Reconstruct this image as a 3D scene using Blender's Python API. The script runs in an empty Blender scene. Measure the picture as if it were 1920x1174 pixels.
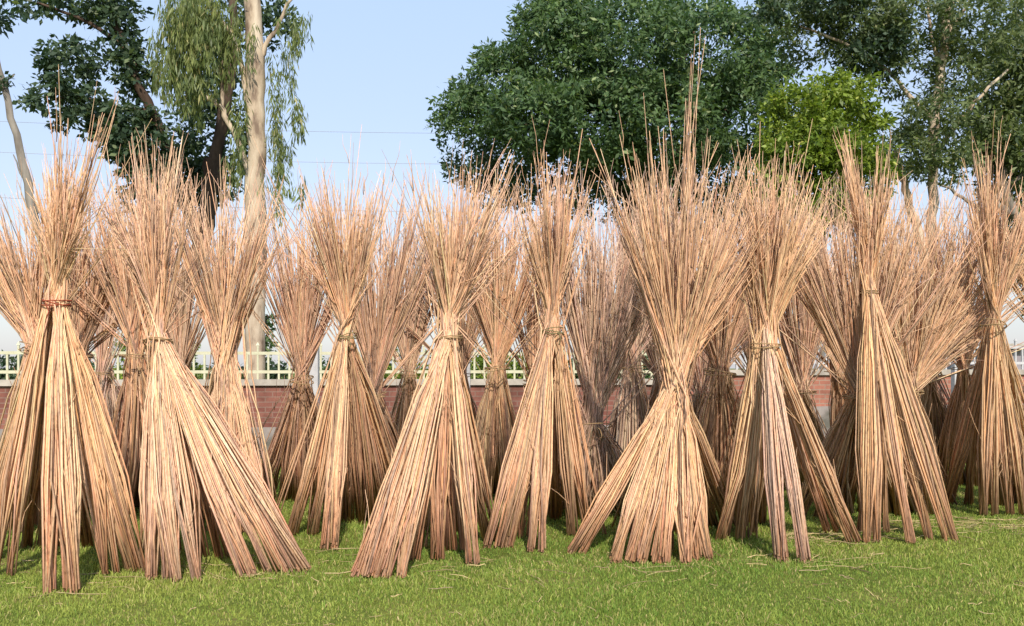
import bpy, math
import numpy as np
R = math.radians
rng = np.random.default_rng(7)
C = bpy.context.scene.collection
scene = bpy.context.scene

# ------------------------------------------------------------------ camera, sky, sun
F, H, HOR = 1900.0, 1.5, 690.0            # focal length in photo pixels, eye height, horizon row
cam = bpy.data.objects.new('camera', bpy.data.cameras.new('camera'))
C.objects.link(cam); scene.camera = cam
cam.location = (0, 0, H); cam.rotation_euler = (R(90), 0, 0)
cam.data.sensor_width = 36; cam.data.lens = 36 * F / 1920
cam.data.shift_y = (HOR - 587) / 1920
cam.data.clip_end = 3000
SUN_EL, SUN_AZ = 41, 171
w = bpy.data.worlds.new("World"); scene.world = w; w.use_nodes = True
nt = w.node_tree; nt.nodes.clear()
sk = nt.nodes.new('ShaderNodeTexSky'); sk.sky_type = 'NISHITA'; sk.sun_disc = False
sk.sun_elevation = R(SUN_EL); sk.sun_rotation = R(SUN_AZ)
sk.air_density = 1.25; sk.dust_density = .9; sk.ozone_density = 4.5; sk.altitude = 50
bg = nt.nodes.new('ShaderNodeBackground'); bg.inputs[1].default_value = 0.15
wo = nt.nodes.new('ShaderNodeOutputWorld')
tc = nt.nodes.new('ShaderNodeTexCoord'); sx = nt.nodes.new('ShaderNodeSeparateXYZ'); cr = nt.nodes.new('ShaderNodeValToRGB')
nt.links.new(tc.outputs['Generated'], sx.inputs[0]); nt.links.new(sx.outputs[2], cr.inputs[0])
e_ = cr.color_ramp.elements; e_[0].position = .02; e_[0].color = (.52, .52, .66, 1); e_[1].position = .36; e_[1].color = (.60, .72, .90, 1)
e_ = e_.new(.16); e_.color = (.61, .60, .74, 1)
ml = nt.nodes.new('ShaderNodeVectorMath'); ml.operation = 'SCALE'; ml.inputs[3].default_value = 3.75      # hazy air lightens the clear sky
hz = nt.nodes.new('ShaderNodeMix'); hz.data_type = 'RGBA'; hz.inputs[0].default_value = .66
nt.links.new(cr.outputs[0], ml.inputs[0]); nt.links.new(sk.outputs[0], hz.inputs[6]); nt.links.new(ml.outputs[0], hz.inputs[7])
nt.links.new(hz.outputs[2], bg.inputs[0]); nt.links.new(bg.outputs[0], wo.inputs[0])
sd = bpy.data.lights.new('sun', 'SUN'); sd.energy = 2.9; sd.angle = R(0.6); sd.color = (1, .93, .82)
sun = bpy.data.objects.new('sun', sd); C.objects.link(sun)
sun.rotation_euler = (R(90 - SUN_EL), 0, R(180 - SUN_AZ))
vs = scene.view_settings
vs.view_transform = 'Standard'; vs.look = 'None'; vs.gamma = 1; vs.exposure = 0.84; vs.use_curve_mapping = False
scene.cycles.max_bounces = 8; scene.cycles.diffuse_bounces = 5; scene.cycles.transparent_max_bounces = 4

def P(px, py, Y):
    "world point seen at photo pixel (px, py) at distance Y"
    return np.array([(px - 960) / F * Y, Y, H - (py - HOR) / F * Y])
def ground_Y(py): return F * H / (py - HOR)

# ------------------------------------------------------------------ materials
def new_mat(name, rough=.8, spec=.2):
    m = bpy.data.materials.new(name); m.use_nodes = True
    n = m.node_tree; b = n.nodes['Principled BSDF']
    b.inputs['Roughness'].default_value = rough
    b.inputs['Specular IOR Level'].default_value = spec
    return m, n, b
def ramp(n, stops):
    r = n.nodes.new('ShaderNodeValToRGB'); e = r.color_ramp.elements
    while len(e) < len(stops): e.new(.5)
    for k, (p, c) in enumerate(stops): e[k].position = p; e[k].color = (*c, 1)
    return r
def noise(n, scale, detail=4, vec=None, rough=.5):
    t = n.nodes.new('ShaderNodeTexNoise'); t.inputs['Scale'].default_value = scale
    t.inputs['Detail'].default_value = detail; t.inputs['Roughness'].default_value = rough
    if vec is not None: n.links.new(vec, t.inputs['Vector'])
    return t
def objco(n, scale=(1, 1, 1)):
    g = n.nodes.new('ShaderNodeNewGeometry'); mp = n.nodes.new('ShaderNodeMapping')
    mp.inputs['Scale'].default_value = scale
    n.links.new(g.outputs['Position'], mp.inputs['Vector']); return mp.outputs[0]
def mixc(n, a, b, fac=1.0, mode='MULTIPLY'):
    x = n.nodes.new('ShaderNodeMix'); x.data_type = 'RGBA'; x.blend_type = mode
    if isinstance(fac, (int, float)): x.inputs[0].default_value = fac
    else: n.links.new(fac, x.inputs[0])
    for s, v in ((6, a), (7, b)):
        if isinstance(v, tuple): x.inputs[s].default_value = (*v, 1)
        else: n.links.new(v, x.inputs[s])
    return x.outputs[2]
def bump(n, b, h, strength=.5, dist=.02):
    u = n.nodes.new('ShaderNodeBump'); u.inputs['Strength'].default_value = strength
    u.inputs['Distance'].default_value = dist
    n.links.new(h, u.inputs['Height']); n.links.new(u.outputs[0], b.inputs['Normal'])
def noise_mat(name, stops, scale=3, rough=.85, vs=(1, 1, 1), bs=.5, bd=.02, detail=6):
    m, n, b = new_mat(name, rough)
    t = noise(n, scale, detail, objco(n, vs), .6)
    r = ramp(n, stops); n.links.new(t.outputs[0], r.inputs[0]); n.links.new(r.outputs[0], b.inputs['Base Color'])
    bump(n, b, t.outputs[0], bs, bd); return m

def stick_mat():
    m, n, b = new_mat('dry_jute_stick', .62, .3)
    a = n.nodes.new('ShaderNodeAttribute'); a.attribute_name = 'tint'
    t = noise(n, 1, 3, objco(n, (60, 60, 9)), .6)
    r = ramp(n, [(.3, (.5, .46, .44)), (.5, (1, 1, 1)), (.8, (1.18, 1.12, 1.0))])
    n.links.new(t.outputs[0], r.inputs[0])
    n.links.new(mixc(n, a.outputs['Color'], r.outputs[0], .8), b.inputs['Base Color'])
    return m
M_STICK = stick_mat()

def leaf_mat(name, trans=.35, rough=.5, spec=.35):
    m, n, b = new_mat(name, rough, spec)
    a = n.nodes.new('ShaderNodeAttribute'); a.attribute_name = 'tint'
    n.links.new(a.outputs['Color'], b.inputs['Base Color'])
    tr = n.nodes.new('ShaderNodeBsdfTranslucent'); mx = n.nodes.new('ShaderNodeMixShader')
    n.links.new(mixc(n, a.outputs['Color'], (1.3, 1.35, .6)), tr.inputs[0])
    mx.inputs[0].default_value = trans
    o = n.nodes['Material Output']
    n.links.new(b.outputs[0], mx.inputs[1]); n.links.new(tr.outputs[0], mx.inputs[2]); n.links.new(mx.outputs[0], o.inputs[0])
    return m
M_LEAF = leaf_mat('tree_leaf'); M_GRASS = leaf_mat('grass_blade', .3, .6, .2)
M_BARK_D = noise_mat('dark_bark', [(.3, (.035, .022, .015)), (.7, (.13, .085, .06))], 5, .95, (1, 1, .3), 1, .05)
M_BARK_P = noise_mat('pale_peeling_bark', [(.36, (.20, .14, .10)), (.46, (.44, .34, .24)), (.64, (.62, .51, .38))], 3.5, .8, (1, 1, .35), .6, .03)
M_BARK_G = noise_mat('grey_bark', [(.3, (.13, .11, .09)), (.7, (.34, .30, .25))], 5, .9, (1, 1, .3), .6, .03)

# ------------------------------------------------------------------ mesh helpers
def mesh_obj(name, V, faces, mat, parent=None, tint=None, smooth=False):
    "V (n,3); faces (m,k) array of equal-sized faces"
    V = np.asarray(V, np.float32); faces = np.asarray(faces, np.int32)
    me = bpy.data.meshes.new(name); k = faces.shape[1]
    me.vertices.add(len(V)); me.vertices.foreach_set('co', V.ravel())
    me.loops.add(faces.size); me.loops.foreach_set('vertex_index', faces.ravel())
    me.polygons.add(len(faces))
    me.polygons.foreach_set('loop_start', np.arange(0, faces.size, k, dtype=np.int32))
    me.polygons.foreach_set('use_smooth', np.full(len(faces), smooth, bool))
    if tint is not None:
        at = me.attributes.new('tint', 'FLOAT_COLOR', 'POINT')
        t = np.ones((len(V), 4), np.float32); t[:, :3] = tint
        at.data.foreach_set('color', t.ravel())
    me.update(calc_edges=True); me.validate()
    me.materials.append(mat)
    o = bpy.data.objects.new(name, me); C.objects.link(o)
    if parent is not None:
        o.parent = parent; o.matrix_parent_inverse = parent.matrix_world.inverted()
    return o
def empty(name, loc, label, cat, group=None):
    o = bpy.data.objects.new(name, None); C.objects.link(o); o.location = tuple(float(v) for v in loc)
    bpy.context.view_layer.update()
    return tag(o, label, cat, group)
def tag(o, label=None, cat=None, group=None, kind=None):
    if label: o['label'] = label
    if cat: o['category'] = cat
    if group: o['group'] = group
    if kind: o['kind'] = kind
    return o
def tubes(pts, rad, sides=4, cap=True):
    "pts (n,k,3), rad (n,k) -> V, quads; frame follows each tube's direction"
    n, k, _ = pts.shape
    d = pts[:, -1] - pts[:, 0]; d /= np.linalg.norm(d, axis=1, keepdims=True) + 1e-9
    ref = np.where(np.abs(d[:, [2]]) > .8, [[0., 1, 0]], [[0., 0, 1]])
    u = np.cross(d, ref); u /= np.linalg.norm(u, axis=1, keepdims=True); v = np.cross(d, u)
    a0 = rng.uniform(0, 6.28, (n, 1)); ang = a0 + np.arange(sides)[None] * 2 * np.pi / sides
    off = np.cos(ang)[:, :, None] * u[:, None] + np.sin(ang)[:, :, None] * v[:, None]     # n,s,3
    V = pts[:, :, None, :] + rad[:, :, None, None] * off[:, None]                         # n,k,s,3
    idx = np.arange(n * k * sides).reshape(n, k, sides)
    q = np.stack([idx[:, :-1], np.roll(idx, -1, 2)[:, :-1], np.roll(idx, -1, 2)[:, 1:], idx[:, 1:]], -1).reshape(-1, 4)
    if cap and sides == 4:
        q = np.concatenate([q, idx[:, 0, ::-1], idx[:, -1]])
    return V.reshape(-1, 3), q
def box(x0, x1, y0, y1, z0, z1):
    V = np.array([(x, y, z) for z in (z0, z1) for y in (y0, y1) for x in (x0, x1)], float)
    Fc = np.array([(0, 2, 3, 1), (4, 5, 7, 6), (0, 1, 5, 4), (2, 6, 7, 3), (0, 4, 6, 2), (1, 3, 7, 5)])
    return V, Fc
def join(parts):
    Vs, Fs, k = [], [], 0
    for V, q in parts: Vs.append(V); Fs.append(q + k); k += len(V)
    return np.concatenate(Vs), np.concatenate(Fs)
def spline(pts, m):
    pts = np.asarray(pts, float); n = len(pts)
    if n < 3: return pts[0] + (pts[-1] - pts[0]) * np.linspace(0, 1, m)[:, None]
    t = np.linspace(0, n - 1, m); i = np.clip(t.astype(int), 0, n - 2); f = (t - i)[:, None]
    g = lambda j: pts[np.clip(j, 0, n - 1)]
    p0, p1, p2, p3 = g(i - 1), g(i), g(i + 1), g(i + 2)
    return .5 * (2 * p1 + (p2 - p0) * f + (2 * p0 - 5 * p1 + 4 * p2 - p3) * f ** 2 + (3 * p1 - p0 - 3 * p2 + p3) * f ** 3)

# ------------------------------------------------------------------ ground
def ground():
    m, n, b = new_mat('lawn_soil', .95, .1)
    co = objco(n)
    t = noise(n, 1.1, 6, co, .65); t2 = noise(n, 14, 6, co, .7)
    r = ramp(n, [(.3, (.09, .13, .025)), (.52, (.14, .17, .035)), (.72, (.24, .20, .08))])
    r2 = ramp(n, [(.3, (.5, .5, .5)), (.7, (1.3, 1.25, 1.1))])
    n.links.new(t.outputs[0], r.inputs[0]); n.links.new(t2.outputs[0], r2.inputs[0])
    n.links.new(mixc(n, r.outputs[0], r2.outputs[0]), b.inputs['Base Color'])
    bump(n, b, t2.outputs[0], 1, .03)
    o = mesh_obj('ground', [(-1500, -200, 0), (1500, -200, 0), (1500, 2500, 0), (-1500, 2500, 0)], [(0, 1, 2, 3)], m)
    tag(o, kind='structure')
ground()

def lowfreq(x, y, seed):
    g = np.random.default_rng(seed); s = 0
    for k in range(7):
        a = g.uniform(0, 6.28); fr = g.uniform(.6, 4.5); s = s + np.sin((x * np.cos(a) + y * np.sin(a)) * fr + g.uniform(0, 6.28)) / (1 + .25 * fr)
    return s / 2.6
def grass(n=620000):
    Y = 4.6 + 13.5 * rng.random(n) ** 1.9
    x = (rng.random(n) * 2 - 1) * (.56 * Y + 1.2)
    lf, l2 = lowfreq(x, Y, 3), lowfreq(x * 3, Y * 3, 5)
    keep = rng.random(n) < np.clip(.9 + .3 * l2, .3, 1)
    x, Y, lf, l2 = x[keep], Y[keep], lf[keep], l2[keep]; n = len(x)
    hgt = rng.gamma(5, .0042, n) * (1 + .35 * l2) * (1 + .03 * (Y - 5)); hgt = np.clip(hgt, .012, .11)
    wd = rng.uniform(.0016, .0036, n) * (1 + .07 * (Y - 5))
    a = rng.uniform(0, 6.28, n); la = rng.uniform(0, 6.28, n); ln = hgt * rng.uniform(.1, 1.1, n)
    ux, uy = np.cos(a) * wd, np.sin(a) * wd; lx, ly = np.cos(la) * ln, np.sin(la) * ln
    z0 = np.zeros(n) - .004
    V = np.empty((n, 5, 3), np.float32)
    V[:, 0] = np.stack([x - ux, Y - uy, z0], 1); V[:, 1] = np.stack([x + ux, Y + uy, z0], 1)
    mx, my, mz = x + lx * .35, Y + ly * .35, hgt * .62
    V[:, 2] = np.stack([mx + ux * .8, my + uy * .8, mz], 1); V[:, 3] = np.stack([mx - ux * .8, my - uy * .8, mz], 1)
    V[:, 4] = np.stack([x + lx, Y + ly, hgt * .95], 1)
    i = np.arange(n)[:, None] * 5
    Fc = np.concatenate([i + [[0, 1, 2]], i + [[0, 2, 3]], i + [[3, 2, 4]]])
    g1, g2, g3 = np.array([.15, .245, .042]), np.array([.33, .37, .08]), np.array([.50, .42, .18])
    k = np.clip(.5 + .45 * lf + rng.normal(0, .3, n), 0, 1)[:, None]
    col = g1 * (1 - k) + g2 * k
    dry = (rng.random(n) < np.clip(.06 + .10 * (l2 > .4) + .22 * np.clip(lowfreq(x * .8, Y * 1.6, 11), 0, 1), 0, 1))[:, None]
    col = np.where(dry, g3, col) * rng.uniform(.7, 1.3, (n, 1))
    o = mesh_obj('grass', V.reshape(-1, 3), Fc, M_GRASS, tint=np.repeat(col, 5, 0))
    tag(o, 'short green lawn grass with yellowing blades in front of the stacks', 'grass', kind='stuff')
grass()

# ------------------------------------------------------------------ jute stick stacks
GOLD = dict(lo=(.66, .40, .26), mid=(.72, .475, .28), hi=(.73, .475, .295))
ROSE = dict(lo=(.63, .335, .21), mid=(.68, .42, .25), hi=(.70, .445, .28))
MAUV = dict(lo=(.58, .375, .26), mid=(.62, .43, .295), hi=(.67, .46, .32))  # greyer weathered sticks, with back-row shade mixed into the colour
FANW, RISE, DENS, CAP, FOOTW = 1.45, 8, .92, 385, .84
def sticks(bn, waist, D, wr, parent, tone, front):
    fx, fy, fw, tx, ty, tw, n = bn[:7]
    tone = bn[7] if len(bn) > 7 else tone
    n = int(n * DENS)
    Yf = min(ground_Y(fy), D + 1.0); W = P(waist[0], waist[1], D)
    foot0 = P(fx, fy, Yf); foot0[2] = 0
    rf = fw / F * Yf * .93 * FOOTW
    # cross-section of the bundle: points in a disc (dense), same disc coordinate kept foot -> waist
    th = rng.uniform(0, 6.28, n); rr = np.sqrt(rng.random(n)) * (1 + .12 * rng.normal(0, 1, n))
    cx, cy = np.cos(th) * rr, np.sin(th) * rr
    nc = max(3, n // 11); ci = rng.integers(0, nc, n)          # sticks gather in handfuls
    ca, cb = rng.uniform(-1, 1, nc), rng.uniform(-1, 1, nc)
    cx = cx * .34 + ca[ci] * .78; cy = cy * .34 + cb[ci] * .95
    nf = max(2, int(round(fw / 13 + rng.uniform(-.4, .4)))) if fw > 13 else 1         # handfuls that part towards the ground
    pf = np.linspace(-1, 1, nf) * (nf > 1) * .78 + rng.normal(0, .13, nf); qf = rng.uniform(-1, 1, nf)
    g_ = (ci % nf); mx_ = (rng.random(n) < .2); g_ = np.where(mx_, rng.integers(0, nf, n), g_)
    q1_, q2_ = rng.uniform(0, 6.28, n), np.sqrt(rng.random(n))
    fxo = pf[g_] + np.cos(q1_) * q2_ * (1.05 / nf if nf > 1 else .9); fyo = qf[g_] * .7 + np.sin(q1_) * q2_ * .55
    foot = foot0 + np.stack([fxo * rf, fyo * rf * .7, np.abs(rng.normal(0, .028, n))], 1); _ = (foot0 + np.stack([cx * rf, cy * rf * .62, np.zeros(n)], 1))
    wrm = wr / F * D
    away = foot0[:2] - W[:2]; away = away / (np.linalg.norm(away) + 1e-6)
    k = .5
    c2, s2 = cx * .4 + pf[g_] * .35 + rng.normal(0, .25, n), cy * .65 + rng.normal(0, .25, n)
    wp = W + np.stack([away[0] * wrm * k + c2 * wrm * .42, away[1] * wrm * k + s2 * wrm * .42, rng.normal(0, .015, n)], 1)
    # upper ends: keep going behind/in front of the waist on the side opposite the foot
    Yt = D + min(max(-(Yf - D) * .45, -.22), .5); ty = (min(ty, CAP) if abs(tx - waist[0]) < 135 else ty) - RISE
    T0 = P(tx, ty, Yt); rt = tw / F * Yt
    wmix = (rng.permutation(np.linspace(-1, 1, nc)) + rng.normal(0, .12, nc))[ci] + rng.normal(0, .075, n) - .15 * cx
    dmix = rng.uniform(-.7, .7, nc)[ci]
    top = T0 + np.stack([wmix * rt * FANW, (dmix + rng.normal(0, .12, n)) * min(rt * 1.2, .4), np.zeros(n)], 1)
    u = (1 - .52 * rng.random(n) ** 1.15) * rng.uniform(.88, 1.14, nc)[ci]
    lng = rng.random(n) < .13; u = np.where(lng, rng.uniform(1.0, 1.28, n), u)
    top = wp + (top - wp) * u[:, None]
    s = np.array([0, .35, .72, .93]); t = np.array([0, .08, .35, .68, 1.0])
    low = foot[:, None] + (wp - foot)[:, None] * s[None, :, None]
    up = wp[:, None] + (top - wp)[:, None] * t[None, :, None]
    d1 = (wp - foot); d1 /= np.linalg.norm(d1, axis=1, keepdims=True)
    d2 = (top - wp); L2 = np.linalg.norm(d2, axis=1, keepdims=True); d2 /= L2
    bow = rng.normal(0, .027, (n, 3)) + (rng.normal(0, .018, (nc, 3)))[ci]; bow[:, 2] = 0
    low[:, 1] += bow; low[:, 2] += bow * .8
    wav = rng.normal(0, .012, (n, 3)); wav[:, 2] = 0
    up[:, 3] += wav; up[:, 4] += rng.normal(0, .02, (n, 3)) * [1, 1, 0] + wav * 1.5 + rng.normal(0, .02, (nc, 3))[ci]
    pts = np.concatenate([low, up], 1); pts[:, 1:-1] += rng.normal(0, .006, (n, 7, 3))
    bent = (rng.random(n) < .1)[:, None]; bk = rng.normal(0, .09, (n, 3)); bk[:, 2] = -np.abs(bk[:, 2])
    pts[:, 8] += bent * bk * 1.8; pts[:, 7] += bent * bk * .3
    r0 = rng.uniform(.0058, .0098, n)[:, None] * (1 + .035 * (D - 8))
    prof = np.array([1.0, .93, .84, .77,   .76, .72, .64, .52, .24])[None]
    rad = r0 * prof
    # dry twig ends forking off the upper half
    m = int(n * .35); idx = rng.integers(0, n, m); f = rng.uniform(.0, .9, m)[:, None]
    a = up[idx, 3] + (up[idx, 4] - up[idx, 3]) * f
    dirn = d2[idx] + rng.normal(0, .10, (m, 3)); ln = rng.uniform(.12, .45, (m, 1))
    tp = np.stack([a + dirn * ln * q + rng.normal(0, .006, (m, 3)) * (q > 0) for q in (0, .3, .65, 1)], 1)
    trad = np.array([[.0032, .0028, .002, .001]]) * rng.uniform(.7, 1.2, (m, 1))
    m2 = int(n * .4); id2 = rng.integers(0, n, m2); f2 = rng.uniform(.1, .8, (m2, 1))
    a2 = foot[id2] + (wp - foot)[id2] * f2; dn2 = d1[id2] + rng.normal(0, .2, (m2, 3)); l2 = rng.uniform(.1, .4, (m2, 1))
    tp = np.concatenate([tp, np.stack([a2 + dn2 * l2 * q + rng.normal(0, .006, (m2, 3)) for q in (0, .3, .65, 1)], 1)])
    m += m2; trad = np.concatenate([trad, np.tile([[.0034, .003, .0024, .0014]], (m2, 1))])
    V1, q1 = tubes(pts, rad); V2, q2 = tubes(tp, trad)
    # colour of each stick, redder at the root end, paler middle
    lo, mid, hi = (np.array(tone[c]) for c in ('lo', 'mid', 'hi'))
    g = np.clip(np.array([0, .3, .62, .85, .9, 1, 1, 1, 1]), 0, 1)
    base = np.array([lo * max(0, 1 - 2 * a_) + mid * (1 - abs(2 * a_ - 1)) + hi * max(0, 2 * a_ - 1) for a_ in g])
    sv = rng.normal(1, .15, (n, 1)).clip(.5, 1.35) * (1 + rng.normal(0, .035, (n, 3)))
    grey = (rng.random(n) < .12)[:, None]; sv = np.where(grey, sv * [.62, .62, .68], sv)
    redk = rng.random((n, 1)) ** 3; sv = sv * (1 - redk * [0, .16, .26])
    col = (base[None] * sv[:, None]).clip(0.02, .85)
    col[:, 0] *= [.86, .80, .76]; col[:, 7:] *= rng.uniform(.75, 1.1, (n, 1, 1))
    tc = (hi * rng.normal(.92, .18, (m, 1)).clip(.4, 1.2) * np.array([1, .95, .92]))
    V, q = join([(V1, q1), (V2, q2)])
    tint = np.concatenate([np.repeat(col.reshape(-1, 3), 4, 0), np.repeat(tc, 16, 0)])
    return mesh_obj('stick_bundle', V, q, M_STICK, parent, tint, smooth=True)

def stragglers(waist, D, wr, e, tone, bundles):
    "loose single sticks that have slipped out of the bundles"
    for b in rng.choice(len(bundles), 2, replace=False):
        f = bundles[int(b)]
        sticks((f[0] + rng.uniform(-50, 50), min(f[1], ground_py(D)) , f[2] * 1.8, f[3] + rng.uniform(-40, 40), f[4] + 30, f[5] * 2 + 16, 9), waist, D, wr * 1.7, e, tone, True)
def ground_py(Y): return HOR + F * H / (Y - .25)

def binding(waist, D, wr, parent, colr, turns=3):
    W = P(waist[0], waist[1], D); r = wr / F * D * 1.02 + .006
    parts = []
    for t in range(turns):
        a = np.linspace(0, 2 * np.pi, 29); tilt = rng.normal(0, .12); ph = rng.uniform(0, 6.28)
        z = W[2] + (t - (turns - 1) / 2) * .013 + np.sin(a + ph) * r * tilt * 1.6
        rr = r * (1 + .04 * np.sin(3 * a + ph))
        pts = np.stack([W[0] + np.cos(a) * rr, W[1] + np.sin(a) * rr, z], 1)
        # ring swept as a tube, cross-section in the radial plane
        e = np.stack([np.cos(a), np.sin(a), 0 * a], 1); up = np.array([0, 0, 1.])
        s = 6; an = np.arange(s) * 2 * np.pi / s
        V = pts[:, None] + .0048 * (np.cos(an)[None, :, None] * e[:, None] + np.sin(an)[None, :, None] * up)
        i = np.arange(len(a) * s).reshape(len(a), s)
        q = np.stack([i[:-1], i[1:], np.roll(i, -1, 1)[1:], np.roll(i, -1, 1)[:-1]], -1).reshape(-1, 4)
        parts.append((V.reshape(-1, 3), q))
    a = rng.uniform(-2.2, -1.2, 2); p0 = W + [np.cos(a[0]) * r, np.sin(a[0]) * r, 0]
    tail = np.stack([p0, p0 + [.02, -.02, -.02], p0 + [.035, -.015, -.07], p0 + [.02, -.02, -.12]])[None]
    parts.append(tubes(tail, np.full((1, 4), .005)))
    V, q = join(parts)
    m = noise_mat('cord', [(.3, tuple(np.array(colr) * .55)), (.7, colr)], 40, .9)
    mesh_obj('binding_cord', V, q, m, parent, smooth=True)

GRP = 'tied stacks of jute sticks drying on the lawn'
def stack(label, waist, D, wr, bundles, tone=GOLD, cord=(.44, .29, .15), turns=3):
    W = P(waist[0], waist[1], D)
    e = empty('jute_stick_stack', (W[0], W[1], 0), label, 'stick stack', GRP)
    wv = rng.uniform(-1, 1); gv = rng.uniform(.9, 1.06)               # each stack has weathered a little differently
    tone = {k: tuple(np.array(v) * gv * [1 + .03 * wv, 1, 1 - .07 * wv]) for k, v in tone.items()}
    for b in bundles: sticks(b, waist, D, wr, e, tone, True)
    stragglers(waist, D, wr, e, tone, bundles)
    if turns: binding(waist, D, wr, e, cord, turns)
    return e

# bundle: foot px, foot py, half width, top px, top py, half width, number of sticks (, tone)
stack('tall jute stack at far left, narrow top, reddish cord high on its waist', (107, 568), 7.5, 23, [
    (120, 1112, 36, 112, 350, 16, 75), (-30, 1050, 30, 135, 340, 16, 60), (12, 1078, 22, 150, 330, 12, 45),
    (252, 1074, 28, 92, 370, 12, 62), (205, 1078, 18, 118, 330, 14, 42),
    (60, 1030, 26, 142, 370, 16, 36, ROSE), (185, 1025, 28, 102, 380, 16, 36, ROSE),
    (120, 1020, 24, 119, 215, 6, 34, ROSE), (90, 1028, 20, 184, 240, 7, 34, ROSE)], cord=(.42, .10, .05))
stack('jute stack left of centre with straight upright left leg and right legs sprawled furthest', (296, 640), 7.75, 24, [
    (300, 1088, 25, 290, 330, 26, 62), (348, 1092, 28, 305, 330, 22, 62), (560, 1074, 34, 238, 420, 30, 66),
    (515, 1078, 24, 262, 360, 28, 46), (468, 1084, 18, 290, 320, 24, 40), (400, 1046, 34, 230, 440, 26, 46, ROSE),
    (330, 1035, 36, 318, 400, 28, 46, ROSE), (290, 1040, 20, 285, 290, 18, 30, ROSE)])
stack('jute stack with thick untied-looking waist behind the sprawling legs, wide fan over the brick wall', (424, 700), 9.7, 40, [
    (480, 1000, 26, 365, 425, 34, 75), (430, 1005, 34, 420, 400, 50, 90), (385, 995, 26, 480, 410, 34, 75),
    (360, 955, 30, 500, 440, 26, 50), (450, 960, 34, 350, 420, 30, 60, ROSE), (505, 965, 18, 345, 520, 24, 36, ROSE),
    (410, 950, 20, 440, 385, 60, 50)], turns=0)
stack('golden jute stack with tight cord knot and V-shaped fan against open sky', (651, 632), 9.05, 16, [
    (566, 1005, 28, 695, 395, 26, 70), (616, 1032, 20, 660, 380, 34, 50), (712, 975, 26, 600, 400, 34, 62),
    (752, 930, 22, 570, 440, 26, 46), (655, 980, 28, 640, 370, 44, 56, ROSE), (690, 985, 16, 620, 380, 24, 34, ROSE),
    (600, 975, 18, 685, 340, 24, 30), (700, 935, 12, 592, 300, 18, 10), (640, 945, 12, 672, 290, 16, 10)], cord=(.30, .24, .11))
stack('broad front jute stack near picture centre, its left leg sweeping widest to the left', (842, 634), 8.2, 23, [
    (690, 1082, 38, 905, 400, 38, 86), (738, 1086, 22, 880, 380, 36, 54), (800, 1050, 34, 845, 380, 40, 56, ROSE),
    (850, 1035, 30, 840, 400, 30, 44, ROSE), (888, 1060, 15, 828, 400, 18, 38), (920, 1015, 22, 822, 430, 14, 44),
    (770, 1030, 20, 925, 380, 26, 46, ROSE), (860, 990, 40, 860, 350, 50, 50), (815, 1000, 20, 893, 300, 10, 12, ROSE)])
stack('slender golden jute stack right of the centre one, tied with green-brown cord', (1036, 622), 9.0, 19, [
    (940, 1028, 34, 1062, 380, 20, 74), (1006, 1036, 17, 1040, 380, 26, 46), (1086, 1004, 22, 1008, 400, 22, 60),
    (1102, 968, 16, 995, 410, 18, 36), (968, 1010, 20, 1075, 370, 16, 40, ROSE), (1060, 975, 24, 1010, 370, 26, 44, ROSE),
    (1020, 970, 26, 1050, 330, 22, 44, ROSE)], cord=(.26, .22, .10))
stack('biggest front jute stack with low thick waist and single tall spike of sticks', (1268, 742), 8.5, 42, [
    (1082, 1040, 18, 1408, 470, 20, 60), (1170, 1056, 26, 1370, 400, 34, 90), (1215, 1058, 24, 1325, 360, 40, 64),
    (1265, 1058, 30, 1260, 350, 40, 76), (1314, 1050, 24, 1222, 360, 30, 70), (1350, 985, 26, 1178, 400, 22, 70),
    (1375, 950, 14, 1160, 340, 14, 36), (1200, 1000, 30, 1385, 380, 50, 60), (1290, 1000, 36, 1290, 360, 60, 70, ROSE),
    (1270, 985, 24, 1296, 190, 9, 42, ROSE), (1240, 985, 20, 1218, 300, 12, 18)], turns=0)
stack('jute stack with greyish front leg and long right leg crossing its neighbour', (1436, 648), 8.8, 26, [
    (1368, 1012, 26, 1500, 420, 34, 62), (1402, 1002, 14, 1475, 360, 26, 40), (1485, 1054, 32, 1440, 370, 26, 72, MAUV),
    (1598, 1018, 16, 1400, 420, 26, 50), (1560, 1000, 16, 1385, 430, 24, 34, ROSE), (1390, 965, 26, 1525, 460, 28, 54),
    (1440, 960, 30, 1450, 340, 44, 60, ROSE), (1420, 970, 18, 1412, 240, 10, 26, ROSE), (1400, 960, 14, 1485, 300, 18, 30)])
stack('tall pale jute stack with smooth white upright left leg and slanting right legs', (1628, 548), 9.3, 15, [
    (1634, 1018, 18, 1598, 310, 6, 70), (1662, 1000, 9, 1600, 340, 6, 22), (1708, 1020, 13, 1604, 330, 7, 40),
    (1742, 1012, 11, 1652, 320, 7, 34), (1780, 1014, 15, 1596, 320, 7, 56), (1665, 960, 18, 1658, 330, 9, 40, ROSE),
    (1742, 965, 12, 1662, 340, 8, 34), (1660, 960, 14, 1592, 300, 5, 22)])
stack('jute stack at right edge with strong vertical plume and orange left leg', (1862, 610), 10.1, 22, [
    (1778, 925, 18, 1915, 450, 18, 54, ROSE), (1855, 968, 17, 1850, 350, 12, 64), (1908, 966, 20, 1832, 370, 10, 60),
    (1885, 950, 14, 1866, 350, 10, 40), (1830, 920, 20, 1950, 480, 16, 46, ROSE), (1950, 950, 20, 1828, 400, 12, 44),
    (1870, 910, 30, 1858, 330, 14, 56, ROSE), (1900, 915, 20, 1842, 310, 6, 26)])
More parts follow.
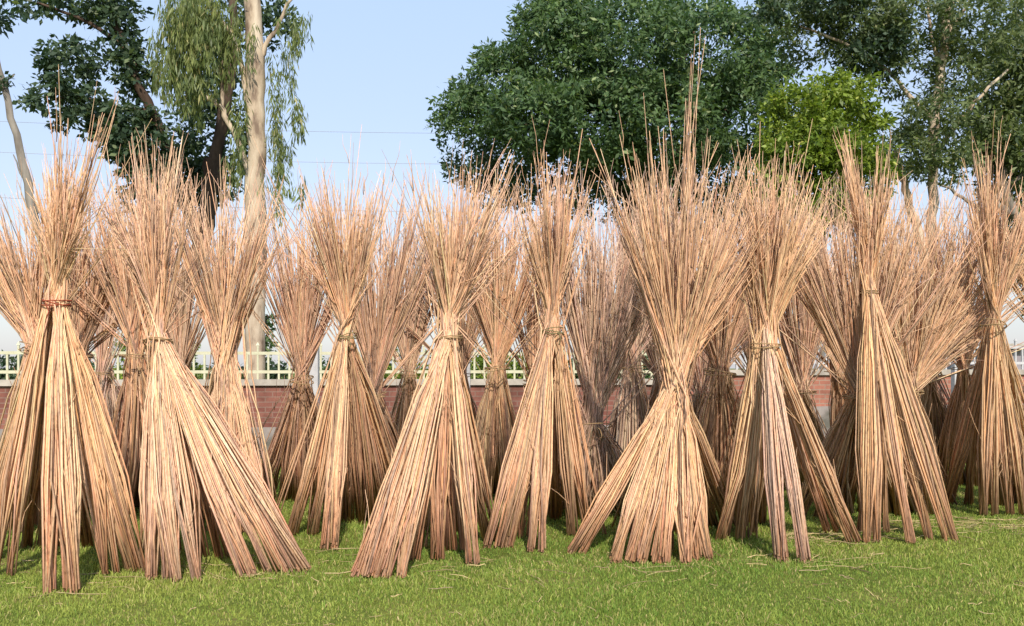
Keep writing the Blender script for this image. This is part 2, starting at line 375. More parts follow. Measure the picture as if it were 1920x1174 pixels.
# second row
FANW = 2.9; RISE = 35; DENS = 1.4; CAP = 450; FOOTW = 1.3
stack('jute stack behind the far left one, fan leaning out of the left edge', (72, 650), 9.6, 30, [
    (20, 1000, 26, 20, 470, 30, 60), (60, 985, 30, -20, 510, 36, 80), (120, 985, 30, -60, 570, 30, 80),
    (90, 960, 26, 45, 470, 30, 46, ROSE), (20, 960, 20, 85, 430, 26, 36, ROSE)])
stack('pinkish jute stack half hidden behind the reddish cord stack, fan leaning right', (148, 668), 10.4, 24, [
    (110, 960, 26, 190, 430, 34, 56), (165, 965, 28, 150, 410, 40, 60), (225, 950, 26, 120, 450, 30, 50),
    (175, 930, 24, 215, 470, 26, 50, ROSE), (130, 930, 20, 170, 390, 26, 40)], tone=ROSE)
stack('narrow greyish jute stack in the gap before the brick wall at left', (190, 700), 12.6, 16, [
    (150, 905, 18, 228, 560, 14, 40), (195, 915, 20, 200, 560, 22, 44), (245, 905, 18, 170, 560, 18, 40)], tone=MAUV)
stack('reddish jute stack left of the tight knotted golden one, by the white post', (566, 712), 10.9, 20, [
    (508, 938, 22, 620, 520, 24, 60), (545, 940, 18, 590, 480, 26, 44), (600, 925, 20, 540, 480, 22, 60),
    (630, 905, 18, 550, 520, 18, 44), (570, 900, 24, 560, 450, 34, 46)], tone=ROSE)
stack('dusky jute stack showing behind the right side of the golden knotted one', (702, 742), 10.8, 20, [
    (660, 930, 24, 752, 520, 24, 60), (700, 940, 26, 715, 500, 40, 60), (748, 925, 22, 680, 500, 28, 54),
    (720, 905, 24, 735, 480, 34, 50), (680, 905, 20, 765, 560, 16, 36)], tone=ROSE)
stack('small mauve jute stack standing far back over the wall between two golden ones', (767, 704), 12.4, 15, [
    (728, 895, 16, 800, 500, 20, 50), (765, 905, 16, 770, 470, 32, 46), (806, 895, 16, 740, 500, 22, 50),
    (780, 880, 16, 755, 450, 28, 40)], tone=MAUV)
stack('jute stack peeking between two golden cord-tied stacks, short orange legs', (932, 690), 11.0, 22, [
    (900, 935, 18, 970, 470, 22, 60), (935, 940, 20, 935, 430, 34, 56), (975, 930, 18, 895, 480, 22, 60),
    (950, 915, 22, 915, 440, 34, 46, ROSE), (915, 915, 18, 985, 420, 18, 40, ROSE)])
stack('wide brown jute stack with lowest waist, spreading like a broom right of centre', (1112, 800), 9.9, 34, [
    (1060, 965, 24, 1200, 540, 30, 90), (1110, 968, 20, 1135, 480, 40, 90), (1165, 958, 22, 1075, 530, 26, 90),
    (1195, 945, 18, 1060, 580, 20, 60), (1040, 945, 16, 1225, 580, 20, 60), (1120, 925, 24, 1150, 460, 40, 70)], tone=MAUV, turns=1)
stack('dark mauve jute stack behind the broom-shaped brown one, many thin legs', (1185, 690), 11.9, 24, [
    (1140, 915, 18, 1225, 510, 22, 46), (1175, 925, 18, 1190, 480, 30, 46), (1215, 920, 18, 1160, 500, 26, 46),
    (1245, 905, 16, 1150, 560, 16, 40)], tone=MAUV)
stack('brown jute stack in shade between biggest front stack and the grey-legged one', (1350, 700), 10.6, 28, [
    (1305, 940, 22, 1400, 500, 26, 60), (1345, 945, 24, 1360, 470, 46, 60), (1390, 940, 22, 1310, 500, 30, 60),
    (1420, 920, 20, 1300, 560, 20, 46), (1370, 920, 24, 1340, 420, 40, 50)], tone=ROSE)
stack('shaded brown jute stack under the arch of two fans, before white railing', (1502, 735), 11.4, 26, [
    (1468, 915, 20, 1545, 560, 22, 70), (1505, 920, 20, 1510, 520, 34, 60), (1545, 915, 18, 1475, 560, 22, 70),
    (1520, 900, 20, 1490, 500, 34, 50)], tone=MAUV)
stack('jute stack behind the tall pale one, orange foot crossing to the left', (1612, 745), 9.5, 28, [
    (1520, 972, 20, 1650, 500, 30, 60), (1572, 960, 14, 1690, 480, 24, 44, ROSE), (1640, 955, 24, 1560, 460, 40, 80),
    (1690, 945, 20, 1520, 500, 30, 80), (1660, 925, 24, 1590, 430, 40, 60), (1610, 940, 20, 1640, 440, 40, 50)])
stack('jute stack whose fan leans hard right behind the slanting pale legs', (1704, 735), 10.4, 24, [
    (1640, 950, 20, 1800, 500, 40, 80), (1690, 955, 20, 1845, 545, 26, 74), (1725, 945, 20, 1745, 490, 40, 70),
    (1690, 920, 26, 1880, 590, 20, 54), (1745, 935, 18, 1690, 520, 30, 56)])
stack('weathered mauve jute stack far back by the white post at right', (1742, 700), 12.2, 20, [
    (1712, 900, 16, 1790, 480, 24, 50), (1748, 908, 16, 1755, 460, 34, 50), (1786, 898, 16, 1715, 480, 22, 50)], tone=MAUV)
stack('reddish jute stack mostly hidden behind the upright left-hand leg', (252, 668), 10.2, 26, [
    (225, 955, 22, 290, 420, 26, 50), (262, 965, 22, 250, 400, 40, 60), (305, 955, 22, 225, 430, 22, 60),
    (270, 935, 22, 232, 380, 26, 46)], tone=ROSE)
stack('rusty jute stack behind the slender golden one, fan filling the gap to its left', (1002, 720), 11.6, 20, [
    (970, 915, 16, 1035, 480, 20, 46), (1003, 922, 18, 1000, 430, 34, 50), (1040, 915, 16, 975, 460, 22, 46)], tone=ROSE)
stack('jute stack cut by the right edge, low fan reaching left', (1965, 640), 10.8, 26, [
    (1925, 945, 20, 1990, 430, 26, 50), (1965, 955, 22, 1930, 430, 30, 60), (2010, 945, 20, 1905, 480, 26, 60)], tone=GOLD)

# third row, mostly glimpsed through the gaps
FANW = 3.0; RISE = 35; DENS = 1.5; CAP = 450
stack('mauve jute stack glimpsed left of the biggest stack, close to the brick wall', (1238, 715), 13.2, 20, [
    (1195, 885, 18, 1275, 500, 26, 60), (1236, 890, 20, 1240, 480, 36, 60), (1280, 885, 18, 1200, 510, 26, 60)], tone=MAUV, turns=1)
stack('dark brown jute stack glimpsed low between biggest stack and grey-legged one', (1312, 740), 12.0, 22, [
    (1272, 905, 18, 1350, 520, 26, 60), (1318, 912, 22, 1310, 500, 36, 70), (1365, 905, 18, 1270, 520, 26, 60), (1340, 895, 20, 1290, 480, 40, 40)], tone=MAUV, turns=1)
stack('mauve jute stack glimpsed right of the grey-legged one, against the wall', (1420, 720), 12.6, 20, [
    (1385, 895, 18, 1460, 510, 26, 60), (1425, 900, 20, 1420, 480, 36, 60), (1468, 895, 18, 1380, 510, 26, 60)], tone=MAUV, turns=1)
stack('jute stack in the back between shaded brown and tall pale ones', (1568, 700), 12.8, 20, [
    (1590, 893, 16, 1545, 470, 26, 60), (1615, 890, 20, 1580, 450, 36, 60), (1640, 885, 14, 1520, 500, 22, 50)], tone=ROSE, turns=1)
stack('jute stack in the back under the sky patch between right-hand trees', (1680, 700), 12.4, 20, [
    (1640, 895, 18, 1720, 540, 26, 60), (1680, 900, 20, 1685, 530, 36, 60), (1722, 895, 18, 1640, 500, 26, 60)], tone=ROSE, turns=1)
stack('jute stack in the back left of the right edge plume', (1806, 690), 12.0, 20, [
    (1775, 905, 16, 1850, 480, 26, 60), (1810, 910, 18, 1800, 440, 34, 60), (1846, 905, 16, 1765, 480, 26, 60)], tone=ROSE, turns=1)
stack('jute stack in the back behind the broad centre one, warm brown fan', (862, 705), 12.2, 20, [
    (826, 900, 16, 905, 440, 26, 60), (866, 905, 20, 862, 400, 34, 60), (906, 900, 16, 815, 470, 24, 60)], tone=ROSE, turns=1)
stack('thin mauve jute stack in the back left of the thick-waisted wide fan', (338, 700), 12.2, 18, [
    (305, 900, 16, 375, 520, 20, 50), (340, 905, 18, 335, 500, 28, 50), (374, 900, 16, 305, 520, 20, 50)], tone=MAUV, turns=1)

# ------------------------------------------------------------------ straw litter on the lawn
def litter():
    spots = [(1850, 990, .55, 130), (1560, 1012, .3, 80), (620, 1045, .3, 40), (480, 1080, .4, 70), (800, 1085, .6, 60), (1180, 1075, .5, 40), (1430, 1060, .5, 50), (1800, 1070, .8, 70), (130, 1110, .4, 30)]
    X, L = [], []
    for px, py, s, n in spots:
        Y = ground_Y(py); c = P(px, py, Y)
        X.append(np.stack([c[0] + rng.normal(0, s, n), c[1] + rng.normal(0, s * .6, n)], 1)); L.append(rng.uniform(.05, .38, n))
    n = 420; Y = rng.uniform(5.2, 11, n); X.append(np.stack([(rng.random(n) * 2 - 1) * .55 * Y, Y], 1)); L.append(rng.uniform(.03, .16, n))
    X, L = np.concatenate(X), np.concatenate(L); kp = rng.random(len(X)) < np.where(np.arange(len(X)) < 210, .9, .33); X, L = X[kp], L[kp]; n = len(X)
    a = rng.uniform(0, 6.28, n); t = np.linspace(-.5, .5, 4)
    z = rng.uniform(.008, .035, n)
    pts = np.stack([X[:, [0]] + np.cos(a)[:, None] * L[:, None] * t, X[:, [1]] + np.sin(a)[:, None] * L[:, None] * t,
                    z[:, None] + rng.normal(0, .006, (n, 4))], 2)
    V, q = tubes(pts, np.repeat(rng.uniform(.0015, .004, (n, 1)), 4, 1))
    col = np.array([.55, .42, .21]) * rng.uniform(.35, 1.15, (n, 1))
    o = mesh_obj('straw_litter', V, q, M_STICK, tint=np.repeat(col, 16, 0))
    tag(o, 'scattered dry straws and broken stick ends lying on the grass', 'straw', kind='stuff')
litter()

# ------------------------------------------------------------------ brick wall, railings, posts
def brick_mat(name, c1, c2, mortar):
    m, n, b = new_mat(name, .9, .15)
    tc = n.nodes.new('ShaderNodeTexCoord'); sp = n.nodes.new('ShaderNodeSeparateXYZ'); cb = n.nodes.new('ShaderNodeCombineXYZ')
    n.links.new(tc.outputs['Object'], sp.inputs[0]); n.links.new(sp.outputs[0], cb.inputs[0]); n.links.new(sp.outputs[2], cb.inputs[1])
    br = n.nodes.new('ShaderNodeTexBrick'); n.links.new(cb.outputs[0], br.inputs['Vector'])
    br.inputs['Scale'].default_value = 1; br.inputs['Brick Width'].default_value = .24; br.inputs['Row Height'].default_value = .085
    br.inputs['Mortar Size'].default_value = .009
    br.inputs['Color1'].default_value = (*c1, 1); br.inputs['Color2'].default_value = (*c2, 1); br.inputs['Mortar'].default_value = (*mortar, 1)
    t = noise(n, 3, 6, tc.outputs['Object'], .65); r = ramp(n, [(.32, (.42, .45, .42)), (.5, (1, 1, 1)), (.7, (1.45, 1.4, 1.35))]); t.inputs['Scale'].default_value = 1.7
    n.links.new(t.outputs[0], r.inputs[0]); n.links.new(mixc(n, br.outputs[0], r.outputs[0]), b.inputs['Base Color'])
    bump(n, b, br.outputs['Fac'], -.5, .01); return m
M_BR1 = brick_mat('red_brick', (.18, .070, .055), (.235, .10, .075), (.23, .14, .11))
M_BR2 = brick_mat('orange_brick', (.30, .12, .085), (.38, .16, .11), (.30, .21, .16))
M_CONC = noise_mat('weathered_concrete', [(.3, (.30, .26, .22)), (.7, (.52, .46, .39))], 4, .9)
M_PLIN = noise_mat('stained_plaster', [(.36, (.13, .12, .10)), (.5, (.27, .23, .21)), (.66, (.38, .33, .30))], 1.8, .9)
M_CREAM = noise_mat('cream_paint', [(.3, (.50, .47, .31)), (.7, (.60, .58, .42))], 12, .5, bs=.1)
M_WHITE = noise_mat('white_paint', [(.3, (.42, .41, .41)), (.7, (.58, .56, .55))], 8, .6, bs=.1)

def wall(name, x0, Y0, x1, Y1, ztop, zb, mat, label, rlabel, rmat, ornate):
    L = math.hypot(x1 - x0, Y1 - Y0); a = math.atan2(Y1 - Y0, x1 - x0)
    def root(nm, lb, ct, z=0):
        e = bpy.data.objects.new(nm, None); C.objects.link(e); e.location = (x0, Y0, z); e.rotation_euler = (0, 0, a)
        return tag(e, lb, ct)
    def part(nm, bx, m, par):
        V, q = join(bx) if isinstance(bx, list) else bx
        me = bpy.data.meshes.new(nm); me.from_pydata(V.tolist(), [], q.tolist()); me.materials.append(m)
        o = bpy.data.objects.new(nm, me); C.objects.link(o); o.parent = par; return o
    e = root('brick_wall', label, 'wall')
    part('plinth', box(0, L, -.03, .26, -.1, zb), M_PLIN, e)
    part('brick_face', box(0, L, 0, .23, zb, ztop - .1), mat, e)
    part('coping', box(0, L, -.05, .28, ztop - .1, ztop), M_CONC, e)
    r = root('railing', rlabel, 'railing')
    ht = .46
    part('bottom_rail', box(0, L, .095, .135, ztop + .10, ztop + .15), rmat, r)
    part('top_rail', box(0, L, .095, .135, ztop + ht - .05, ztop + ht), rmat, r)
    n = min(98, int(L / .17)); d = L / n; z0 = ztop
    lower = [box(-.016, .016, .098, .132, z0, z0 + .098), box(-.016, .016, .098, .132, z0 + .152, z0 + ht - .052)]
    Vt, q = box(-.03, .03, .09, .14, z0 + ht + .103, z0 + ht + .16)
    Vt[4:, 0] *= .08; Vt[4:, 1] = .115 + (Vt[4:, 1] - .115) * .1
    src = [part('picket', lower, rmat, r),
           part('picket', lower + [box(-.016, .016, .098, .132, z0 + ht + .002, z0 + ht + .10), (Vt, q)], rmat, r)]
    for k in range(n):
        o = src[k % 2] if k < 2 else src[k % 2].copy()
        if k >= 2: C.objects.link(o)
        o.location = ((k + .5) * d, 0, 0)
    return e
Ya, Yb, Yc = 16.0, 17.6, 21.5
xa, xb, xc = (-260 - 960) / F * Ya, (1270 - 960) / F * Yb, (2250 - 960) / F * Yc
wall('w1', xa, Ya, xb, Yb, 1.31, .52, M_BR1, 'long dark red brick wall with grey plinth and concrete coping behind the stacks at left',
     'cream painted iron railing with pointed pickets on the left red brick wall', M_CREAM, True)
wall('w2', xb + .12, Yb, xc, Yc, 1.47, .80, M_BR2, 'orange brick wall with pale plinth behind the stacks at right',
     'white railing of thin pickets on the right orange brick wall', M_WHITE, False)

def post(px, w_px, top, Y, label):
    c = P(px, top, Y); hw = w_px / F * Y / 2; z = c[2]
    e = empty('concrete_post', (c[0], Y, 0), label, 'post', 'pale concrete posts in front of the wall')
    V, q = box(c[0] - hw, c[0] + hw, Y - hw, Y + hw, -.05, z - .10)
    mesh_obj('shaft', V, q, M_WHITE, e)
    V, q = box(c[0] - hw * 1.25, c[0] + hw * 1.25, Y - hw * 1.25, Y + hw * 1.25, z - .098, z)
    V[4:, 0] = c[0] + (V[4:, 0] - c[0]) * .5; V[4:, 1] = Y + (V[4:, 1] - Y) * .5
    mesh_obj('cap', V, q, M_WHITE, e)
post(870, 23, 595, 14.6, 'pale concrete post right beside the broad centre stack')
post(589, 17, 615, 15.0, 'slim pale post behind the reddish stack left of centre')
post(1795, 17, 640, 17.2, 'white post before the orange brick wall at right')

# distant shed seen through the right railing
def shed():
    Y = 42; x0, x1 = P(1872, 0, Y)[0], P(2080, 0, Y)[0]
    e = empty('shed', ((x0 + x1) / 2, Y, 0), 'low grey shed far behind the right end of the wall', 'shed')
    mw = noise_mat('grey_render', [(.3, (.24, .21, .23)), (.7, (.34, .30, .32))], 1, .9)
    mesh_obj('wall', *box(x0, x1, Y, Y + 5, 0, 2.3), mw, e)
    mesh_obj('roof', *box(x0 - .3, x1 + .3, Y - .35, Y + 5.3, 2.31, 2.5), M_CONC, e)
    md = noise_mat('dark_door', [(.3, (.05, .05, .06)), (.7, (.08, .08, .09))], 1, .6)
    mesh_obj('door', *box(x1 - 2.2, x1 - 1.3, Y - .04, Y - .005, 0, 2.0), md, e)
shed()

# ------------------------------------------------------------------ trees
def limbs(specs, Y, sides=8):
    "specs: list of (list of (px,py[,dY]), r0_px, r1_px) -> tube geometry"
    parts = []
    for pts, r0, r1 in specs:
        w = [P(p[0], p[1], Y + (p[2] if len(p) > 2 else 0)) for p in pts]
        m = max(6, len(pts) * 4); s = spline(w, m)
        s[1:-1] += rng.normal(0, .02, (m - 2, 3)) * [1, 1, .3]
        t = np.linspace(0, 1, m); r = (r0 * (1 - t) + r1 * t) / F * Y * (1 + .07 * np.sin(t * 19 + r0))
        # per-ring frames
        d = np.gradient(s, axis=0); d /= np.linalg.norm(d, axis=1, keepdims=True)
        u = np.cross(d, [0, 1., 0]); u /= np.linalg.norm(u, axis=1, keepdims=True) + 1e-9; v = np.cross(d, u)
        an = np.arange(sides) * 2 * np.pi / sides
        V = s[:, None] + r[:, None, None] * (np.cos(an)[None, :, None] * u[:, None] + np.sin(an)[None, :, None] * v[:, None])
        i = np.arange(m * sides).reshape(m, sides)
        q = np.stack([i[:-1], np.roll(i, -1, 1)[:-1], np.roll(i, -1, 1)[1:], i[1:]], -1).reshape(-1, 4)
        parts.append((V.reshape(-1, 3), q))
    return join(parts)
def leaves(blobs, Y, nclump, per, size, cr, cols, droop=0., aspect=.42, shell=.45, up=.3):
    "blobs: (px, py, rx_px, ry_px, dY, ry_m[, weight])"
    w = np.array([(b[6] if len(b) > 6 else 1) * b[2] * b[3] for b in blobs], float); w /= w.sum()
    bi = rng.choice(len(blobs), nclump, p=w); B = np.array([b[:6] for b in blobs], float)[bi]
    d = rng.normal(0, 1, (nclump, 3)); d /= np.linalg.norm(d, axis=1, keepdims=True)
    rad = (shell + (1 - shell) * rng.random(nclump) ** .6)[:, None]
    Yb = Y + B[:, 4]
    c = np.stack([(B[:, 0] - 960) / F * Yb, Yb, H - (B[:, 1] - HOR) / F * Yb], 1)
    sc = np.stack([B[:, 2] / F * Yb, B[:, 5], B[:, 3] / F * Yb], 1)
    cc = c + d * rad * sc
    n = nclump * per; ci = np.repeat(np.arange(nclump), per)
    crr = cr * rng.uniform(.5, 1.3, nclump)[ci]
    o = rng.normal(0, 1, (n, 3)); o /= np.linalg.norm(o, axis=1, keepdims=True)
    o *= (rng.random(n) ** .5)[:, None] * crr[:, None]
    o[:, 2] *= .75; 
    if droop: o[:, 2] = -np.abs(rng.random(n)) * crr * (1 + 2.5 * droop); o[:, :2] *= .45
    p = cc[ci] + o
    # leaf axis and normal
    ax = o / (np.linalg.norm(o, axis=1, keepdims=True) + 1e-6) * .8 + rng.normal(0, .6, (n, 3)); ax[:, 2] -= .25 + droop * 2.5
    ax /= np.linalg.norm(ax, axis=1, keepdims=True)
    nr = rng.normal(0, .8, (n, 3)) + d[ci] * .7; nr[:, 2] += up
    sd_ = np.cross(ax, nr); sd_ /= np.linalg.norm(sd_, axis=1, keepdims=True) + 1e-6
    L = size * rng.uniform(.4, 1.4, (n, 1)); W = L * aspect * rng.uniform(.7, 1.2, (n, 1))
    V = np.stack([p, p + ax * L * .45 + sd_ * W * .5, p + ax * L, p + ax * L * .45 - sd_ * W * .5], 1)
    i = np.arange(n)[:, None] * 4; q = i + [[0, 1, 2, 3]]
    c1, c2, c3 = (np.array(x) for x in cols)
    k = np.clip(rng.normal(.4, .25, nclump)[ci] + rng.normal(0, .2, n), 0, 1)[:, None]
    col = c1 * (1 - k) + c2 * k
    col = np.where((rng.random(n) < .05)[:, None], c3, col) * rng.uniform(.75, 1.25, (n, 1))
    return V.reshape(-1, 3), q, np.repeat(col, 4, 0)
def tree(name, label, cat, Y, base_px, trunk, bark, crowns, group=None):
    b = P(base_px, HOR, Y); e = empty(name, (b[0], b[1], 0), label, cat, group)
    V, q = limbs(trunk, Y); mesh_obj('trunk', V, q, bark, e, smooth=True)
    Vs, qs, cs, k = [], [], [], 0
    for c in crowns:
        V, q, col = leaves(Y=Y, **c); Vs.append(V); qs.append(q + k); cs.append(col); k += len(V)
    mesh_obj('crown', np.concatenate(Vs), np.concatenate(qs), M_LEAF, e, np.concatenate(cs))
    return e
def gy(Y): return HOR + F * H / Y
DK = ((.038, .07, .042), (.095, .14, .07), (.2, .25, .12))
MG = ((.055, .105, .045), (.14, .215, .075), (.28, .33, .15))
OL = ((.07, .105, .045), (.18, .22, .08), (.30, .31, .15))
YG = ((.11, .17, .02), (.25, .32, .04), (.40, .42, .09))
EU = ((.11, .15, .05), (.25, .28, .09), (.38, .34, .15))

Y = 20.5
tree('broadleaf_tree', 'dark-leaved tree with crooked leaning trunk and sparse clumps at upper left', 'tree', Y, 345, [
    ([(345, gy(Y)), (338, 600), (372, 470), (392, 380), (398, 300)], 21, 15), ([(398, 330), (420, 200), (440, 60), (430, -60)], 14, 6),
    ([(372, 450), (330, 330), (290, 230), (250, 130), (215, 40), (190, -40)], 13, 6), ([(280, 210), (210, 200), (140, 180), (90, 190)], 6, 2),
    ([(235, 90), (160, 40), (70, 5)], 5, 2), ([(330, 330), (270, 300), (230, 320)], 5, 2)], M_BARK_D, [
    dict(blobs=[(130, 130, 50, 60, 0, .7), (100, 195, 50, 42, .2, .7), (165, 200, 42, 50, 0, .6), (70, 10, 50, 22, 0, .5), (170, 12, 60, 32, .2, .6),
                (225, 20, 40, 40, 0, .5), (225, 90, 32, 50, 0, .5), (255, 145, 30, 40, 0, .5)],
         nclump=240, per=30, size=.145, cr=.17, cols=DK, aspect=.5),
    dict(blobs=[(250, 230, 55, 35, 0, .6), (240, 280, 45, 40, 0, .6, .7), (290, 300, 50, 60, 0, .7, .6), (290, 370, 60, 40, 0, .6, .4), (200, 240, 30, 25, 0, .4),
                (340, 330, 60, 60, .4, .7, .5)],
         nclump=270, per=26, size=.15, cr=.16, cols=DK, aspect=.5),
    dict(blobs=[(400, 260, 70, 95, .8, .9, 1.2), (380, 140, 70, 120, 1., .9), (420, 20, 90, 90, 1, .9), (520, 40, 28, 60, 1, .5), (395, 350, 45, 40, .6, .6)],
         nclump=250, per=32, size=.15, cr=.19, cols=DK, aspect=.5)])
Y = 18.6
tree('eucalyptus_tree', 'eucalyptus with thick pale peeling trunk and hanging yellow-green foliage', 'tree', Y, 478, [
    ([(478, gy(Y)), (480, 560), (480, 400), (482, 260), (478, 130), (474, 0), (476, -180)], 21, 16),
    ([(474, 250), (455, 130), (430, 60), (395, 10), (380, -60)], 5, 3), ([(470, 330), (430, 230), (400, 190), (365, 180)], 6, 3),
    ([(415, 205), (418, 130), (405, 70)], 4, 2), ([(480, 120), (520, 50), (560, -30)], 6, 2)], M_BARK_P, [
    dict(blobs=[(350, 0, 50, 80, -.3, .6), (345, 110, 42, 80, -.3, .6), (390, 60, 50, 100, -.2, .6, .8), (300, 90, 20, 60, -.2, .4, .6), (430, 40, 60, 60, -.2, .5, .6), (360, 10, 60, 40, 0, .5)],
         nclump=190, per=42, size=.17, cr=.26, cols=EU, droop=.6, aspect=.16),
    dict(blobs=[(515, 330, 22, 40, -.4, .3, .6), (450, 200, 22, 60, -.4, .3, .7), (528, 150, 22, 90, 0, .5, .8), (520, 260, 26, 50, 0, .4), (545, 40, 25, 50, 0, .5, .6), (440, 285, 26, 36, -.3, .3, .8)],
         nclump=80, per=34, size=.15, cr=.24, cols=EU, droop=.5, aspect=.16),
    dict(blobs=[(560, 190, 14, 30, 0, .3), (545, 330, 30, 20, 0, .3), (560, 20, 30, 40, 0, .4)], nclump=16, per=26, size=.17, cr=.2, cols=EU, droop=.6, aspect=.18)])
Y = 17.4
tree('slender_tree', 'bare thin grey leaning trunk at the left edge', 'tree', Y, 150, [
    ([(160, gy(Y)), (110, 560), (72, 430), (38, 290), (2, 150), (-30, 30)], 10, 6), ([(72, 400), (45, 340), (25, 290)], 3, 1), ([(5, 170), (15, 150), (28, 140)], 2, 1)], M_BARK_G, [
    dict(blobs=[(12, 155, 18, 14, 0, .2)], nclump=10, per=12, size=.11, cr=.12, cols=DK), dict(blobs=[(-60, 0, 80, 60, 0, .8)], nclump=60, per=30, size=.15, cr=.2, cols=DK)])
Y = 27
tree('mango_tree', 'large dark green rounded tree filling the sky right of centre', 'tree', Y, 1190, [
    ([(1185, gy(Y)), (1180, 560), (1190, 430), (1200, 330)], 30, 22), ([(1195, 380), (1100, 300), (1000, 240), (900, 230)], 14, 5),
    ([(1195, 370), (1280, 280), (1370, 200)], 14, 5), ([(1200, 340), (1180, 200), (1120, 80)], 15, 5), ([(1200, 330), (1260, 160), (1300, 60)], 12, 4),
    ([(1150, 330), (1080, 330), (1010, 350)], 8, 3)], M_BARK_D, [
    dict(blobs=[(1060, 110, 110, 100, 0, 2.0), (1180, 110, 120, 110, -.6, 2.4), (1310, 120, 120, 110, 0, 2.2), (960, 170, 90, 80, .2, 1.6), (890, 220, 70, 55, 0, 1.2),
                (1000, 230, 100, 70, -.8, 1.8), (1120, 230, 120, 80, -1.2, 2.0), (1250, 240, 120, 90, -.8, 2.0), (1380, 220, 90, 100, 0, 1.6), (1050, 40, 80, 50, .3, 1.4),
                (1330, 320, 80, 60, .2, 1.4, .6), (1060, 300, 80, 40, 0, 1.2, .6), (960, 320, 60, 36, .3, 1.2, .4), (1210, 340, 120, 40, .3, 1.4, .5), (1410, 330, 60, 50, .3, 1.2, .5)],
         nclump=2000, per=46, size=.155, cr=.33, cols=MG, aspect=.42, shell=.6),
    dict(blobs=[(830, 235, 26, 30, 0, .7), (870, 175, 30, 22, 0, .6), (925, 110, 30, 24, 0, .6), (985, 40, 24, 30, 0, .6), (1040, 10, 40, 18, 0, .6), (1240, 15, 60, 20, 0, .8), (1350, 30, 60, 24, 0, .8), (1430, 110, 30, 40, 0, .7), (1445, 60, 36, 40, 0, .7), (1450, 150, 36, 40, 0, .7)],
         nclump=230, per=40, size=.155, cr=.26, cols=MG),
    dict(blobs=[(1130, 370, 130, 45, .5, 1.5, .6), (1290, 390, 110, 60, .5, 1.2, .7), (880, 300, 60, 40, 0, 1, .5), (960, 350, 90, 45, .4, 1, .6), (1400, 390, 70, 60, .5, 1, .6)], nclump=330, per=34, size=.16, cr=.28, cols=DK)])
Y = 19.8
tree('young_tree', 'bright yellow-green bushy tree between the dark round tree and tall right tree', 'tree', Y, 1545, [
    ([(1545, gy(Y)), (1540, 520), (1545, 380), (1550, 260)], 12, 6), ([(1543, 380), (1500, 300), (1470, 240)], 6, 2), ([(1545, 360), (1590, 280), (1620, 230)], 6, 2)], M_BARK_G, [
    dict(blobs=[(1510, 205, 55, 50, 0, .8), (1590, 195, 50, 50, 0, .8), (1490, 290, 55, 60, -.2, .9), (1590, 300, 60, 60, -.2, .9), (1530, 380, 80, 50, 0, .9), (1462, 190, 28, 30, 0, .5), (1640, 235, 22, 40, 0, .5), (1600, 390, 50, 40, 0, .7), (1450, 350, 36, 60, 0, .6), (1540, 250, 50, 60, -.5, .5), (1445, 270, 26, 50, 0, .5), (1650, 320, 26, 60, 0, .5), (1560, 150, 40, 24, 0, .5)],
         nclump=760, per=38, size=.12, cr=.19, cols=YG, aspect=.42, shell=.3)])
Y = 21.5
tree('tall_tree', 'tall grey-barked tree with open olive foliage at upper right', 'tree', Y, 1745, [
    ([(1748, gy(Y)), (1746, 500), (1748, 380), (1750, 240), (1765, 120), (1780, 0), (1790, -100)], 11, 8),
    ([(1740, 500), (1712, 400), (1690, 330), (1680, 280)], 10, 5), ([(1765, 130), (1745, 60), (1740, 0)], 4, 2), ([(1775, 60), (1800, 30), (1830, -20)], 4, 2),
    ([(1750, 230), (1680, 150), (1600, 90), (1500, 50)], 5, 2), ([(1750, 300), (1820, 200), (1890, 130)], 5, 2)], M_BARK_P, [
    dict(blobs=[(1480, 30, 60, 40, .5, 1, .8), (1530, 80, 60, 50, .5, 1, .6), (1620, 40, 80, 60, .2, 1.2), (1720, 40, 90, 60, 0, 1.3), (1680, 130, 50, 50, 0, .9, .6), (1790, 130, 50, 60, 0, 1, .8),
                (1840, 50, 90, 70, 0, 1.3), (1750, 220, 70, 50, -.3, 1), (1700, 290, 60, 50, -.2, .9), (1790, 300, 50, 50, -.3, .9, .7), (1600, 130, 34, 24, 0, .6, .4)],
         nclump=760, per=34, size=.13, cr=.24, cols=OL, aspect=.34),
    dict(blobs=[(1440, 10, 40, 26, 0, .6), (1560, 10, 80, 30, 0, .9), (1640, 100, 60, 40, 0, .9)], nclump=150, per=28, size=.15, cr=.26, cols=DK)])
Y = 23
tree('leaning_tree', 'dark tree with slanting pale branches at the right edge', 'tree', Y, 1960, [
    ([(1965, gy(Y)), (1950, 560), (1920, 420), (1860, 380), (1830, 300), (1842, 250)], 14, 5), ([(1900, 400), (1880, 330), (1930, 280), (1990, 230)], 10, 6),
    ([(1860, 380), (1900, 340), (1960, 300)], 7, 4), ([(1845, 400), (1790, 360), (1750, 340)], 4, 2)], M_BARK_G, [
    dict(blobs=[(1880, 170, 60, 70, .3, 1.2), (1860, 250, 60, 50, 0, 1.), (1900, 280, 60, 50, .2, 1.), (1930, 90, 70, 90, .3, 1.4), (1890, 350, 50, 40, .6, .9, .6), (1900, 430, 50, 60, .8, .9, .8), (1960, 520, 50, 90, .8, .9, .8), (1970, 350, 50, 90, .6, 1.)],
         nclump=820, per=34, size=.15, cr=.28, cols=OL, aspect=.4)])
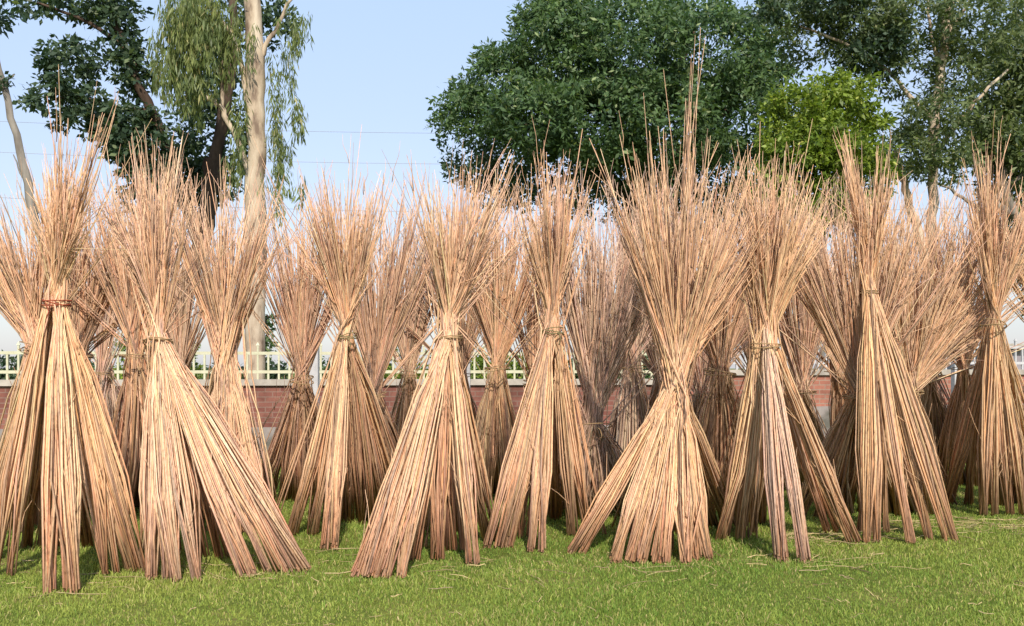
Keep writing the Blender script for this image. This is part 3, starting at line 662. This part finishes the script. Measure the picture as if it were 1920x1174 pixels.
# bushes beyond the railing
for px, top, hw, lab, cols in [
    (30, 655, 60, 'dark green bush behind the cream railing at the left edge', DK),
    (245, 605, 32, 'yellow-green bush above the cream railing between the two leftmost front stacks', YG),
    (345, 640, 34, 'green and yellow bush seen right of the upright leg through the railing', YG),
    (496, 575, 14, 'small upright green bush against pale sky behind the cream railing', MG),
    (515, 672, 46, 'low dark hedge bush seen through the railing above red brick', DK),
    (735, 650, 36, 'light green bush behind railing right of the golden knotted stack', YG),
    (900, 655, 30, 'green bush behind the railing next to the pale post', YG),
    (970, 662, 34, 'green bush in the small gap left of the slender golden stack', YG),
    (1110, 655, 50, 'green bush behind the wide brown broom-shaped stack', MG),
    (150, 668, 44, 'low green bush behind the cream railing at the far left stack', MG),
    (425, 672, 40, 'low dark bush behind the railing at the thick-waisted stack', DK),
    (610, 668, 40, 'low green bush behind the railing by the slim pale post', MG),
    (815, 664, 40, 'low yellow-green bush behind the railing at the broad centre stack', YG),
    (1040, 666, 40, 'low green bush behind the railing at the slender golden stack', MG),
    (1215, 645, 34, 'grey-green bush left of the biggest stack beyond the wall', MG)]:
    Yb_ = 18.9; c = P(px, top, Yb_); e = empty('garden_bush', (c[0], Yb_, 0), lab, 'bush', 'bushes behind the railing')
    V, q = limbs([([(px, gy(Yb_)), (px + 2, top + 60), (px + 4, top + 15)], 4, 1.5), ([(px, gy(Yb_) - 60), (px - hw * .5, top + 60)], 3, 1)], Yb_, 6)
    mesh_obj('stem', V, q, M_BARK_D, e, smooth=True)
    hh = (gy(Yb_) - top) / 2
    V, q, col = leaves([(px, top + hh * .5, hw, hh * .5, 0, .35), (px - hw * .3, top + hh, hw * .9, hh * .6, 0, .4), (px + hw * .3, top + hh * 1.3, hw, hh * .6, 0, .4)],
                       Yb_, int(30 + hw * 2.2), 34, .09, .14, cols, aspect=.5)
    mesh_obj('foliage', V, q, M_LEAF, e, col)

# ------------------------------------------------------------------ overhead wires
M_WIRE = noise_mat('wire', [(.3, (.30, .31, .34)), (.7, (.38, .38, .41))], 1, .5)
def wire(ya, yb, Yw, label):
    a, b = P(-500, ya, Yw), P(2400, yb, Yw + 3); t = np.linspace(0, 1, 40)[:, None]
    p = a + (b - a) * t; p[:, 2] -= (.9 * 4 * t * (1 - t))[:, 0]
    V, q = tubes(p[None], np.full((1, 40), .007))
    tag(mesh_obj('power_line', V, q, M_WIRE), label, 'wire', 'overhead wires')
wire(200, 205, 34, 'topmost thin overhead wire crossing the sky behind the golden fan')
wire(258, 262, 34, 'second overhead wire just under the topmost one')
wire(340, 362, 34, 'lowest overhead wire crossing the sky at stack-top height')
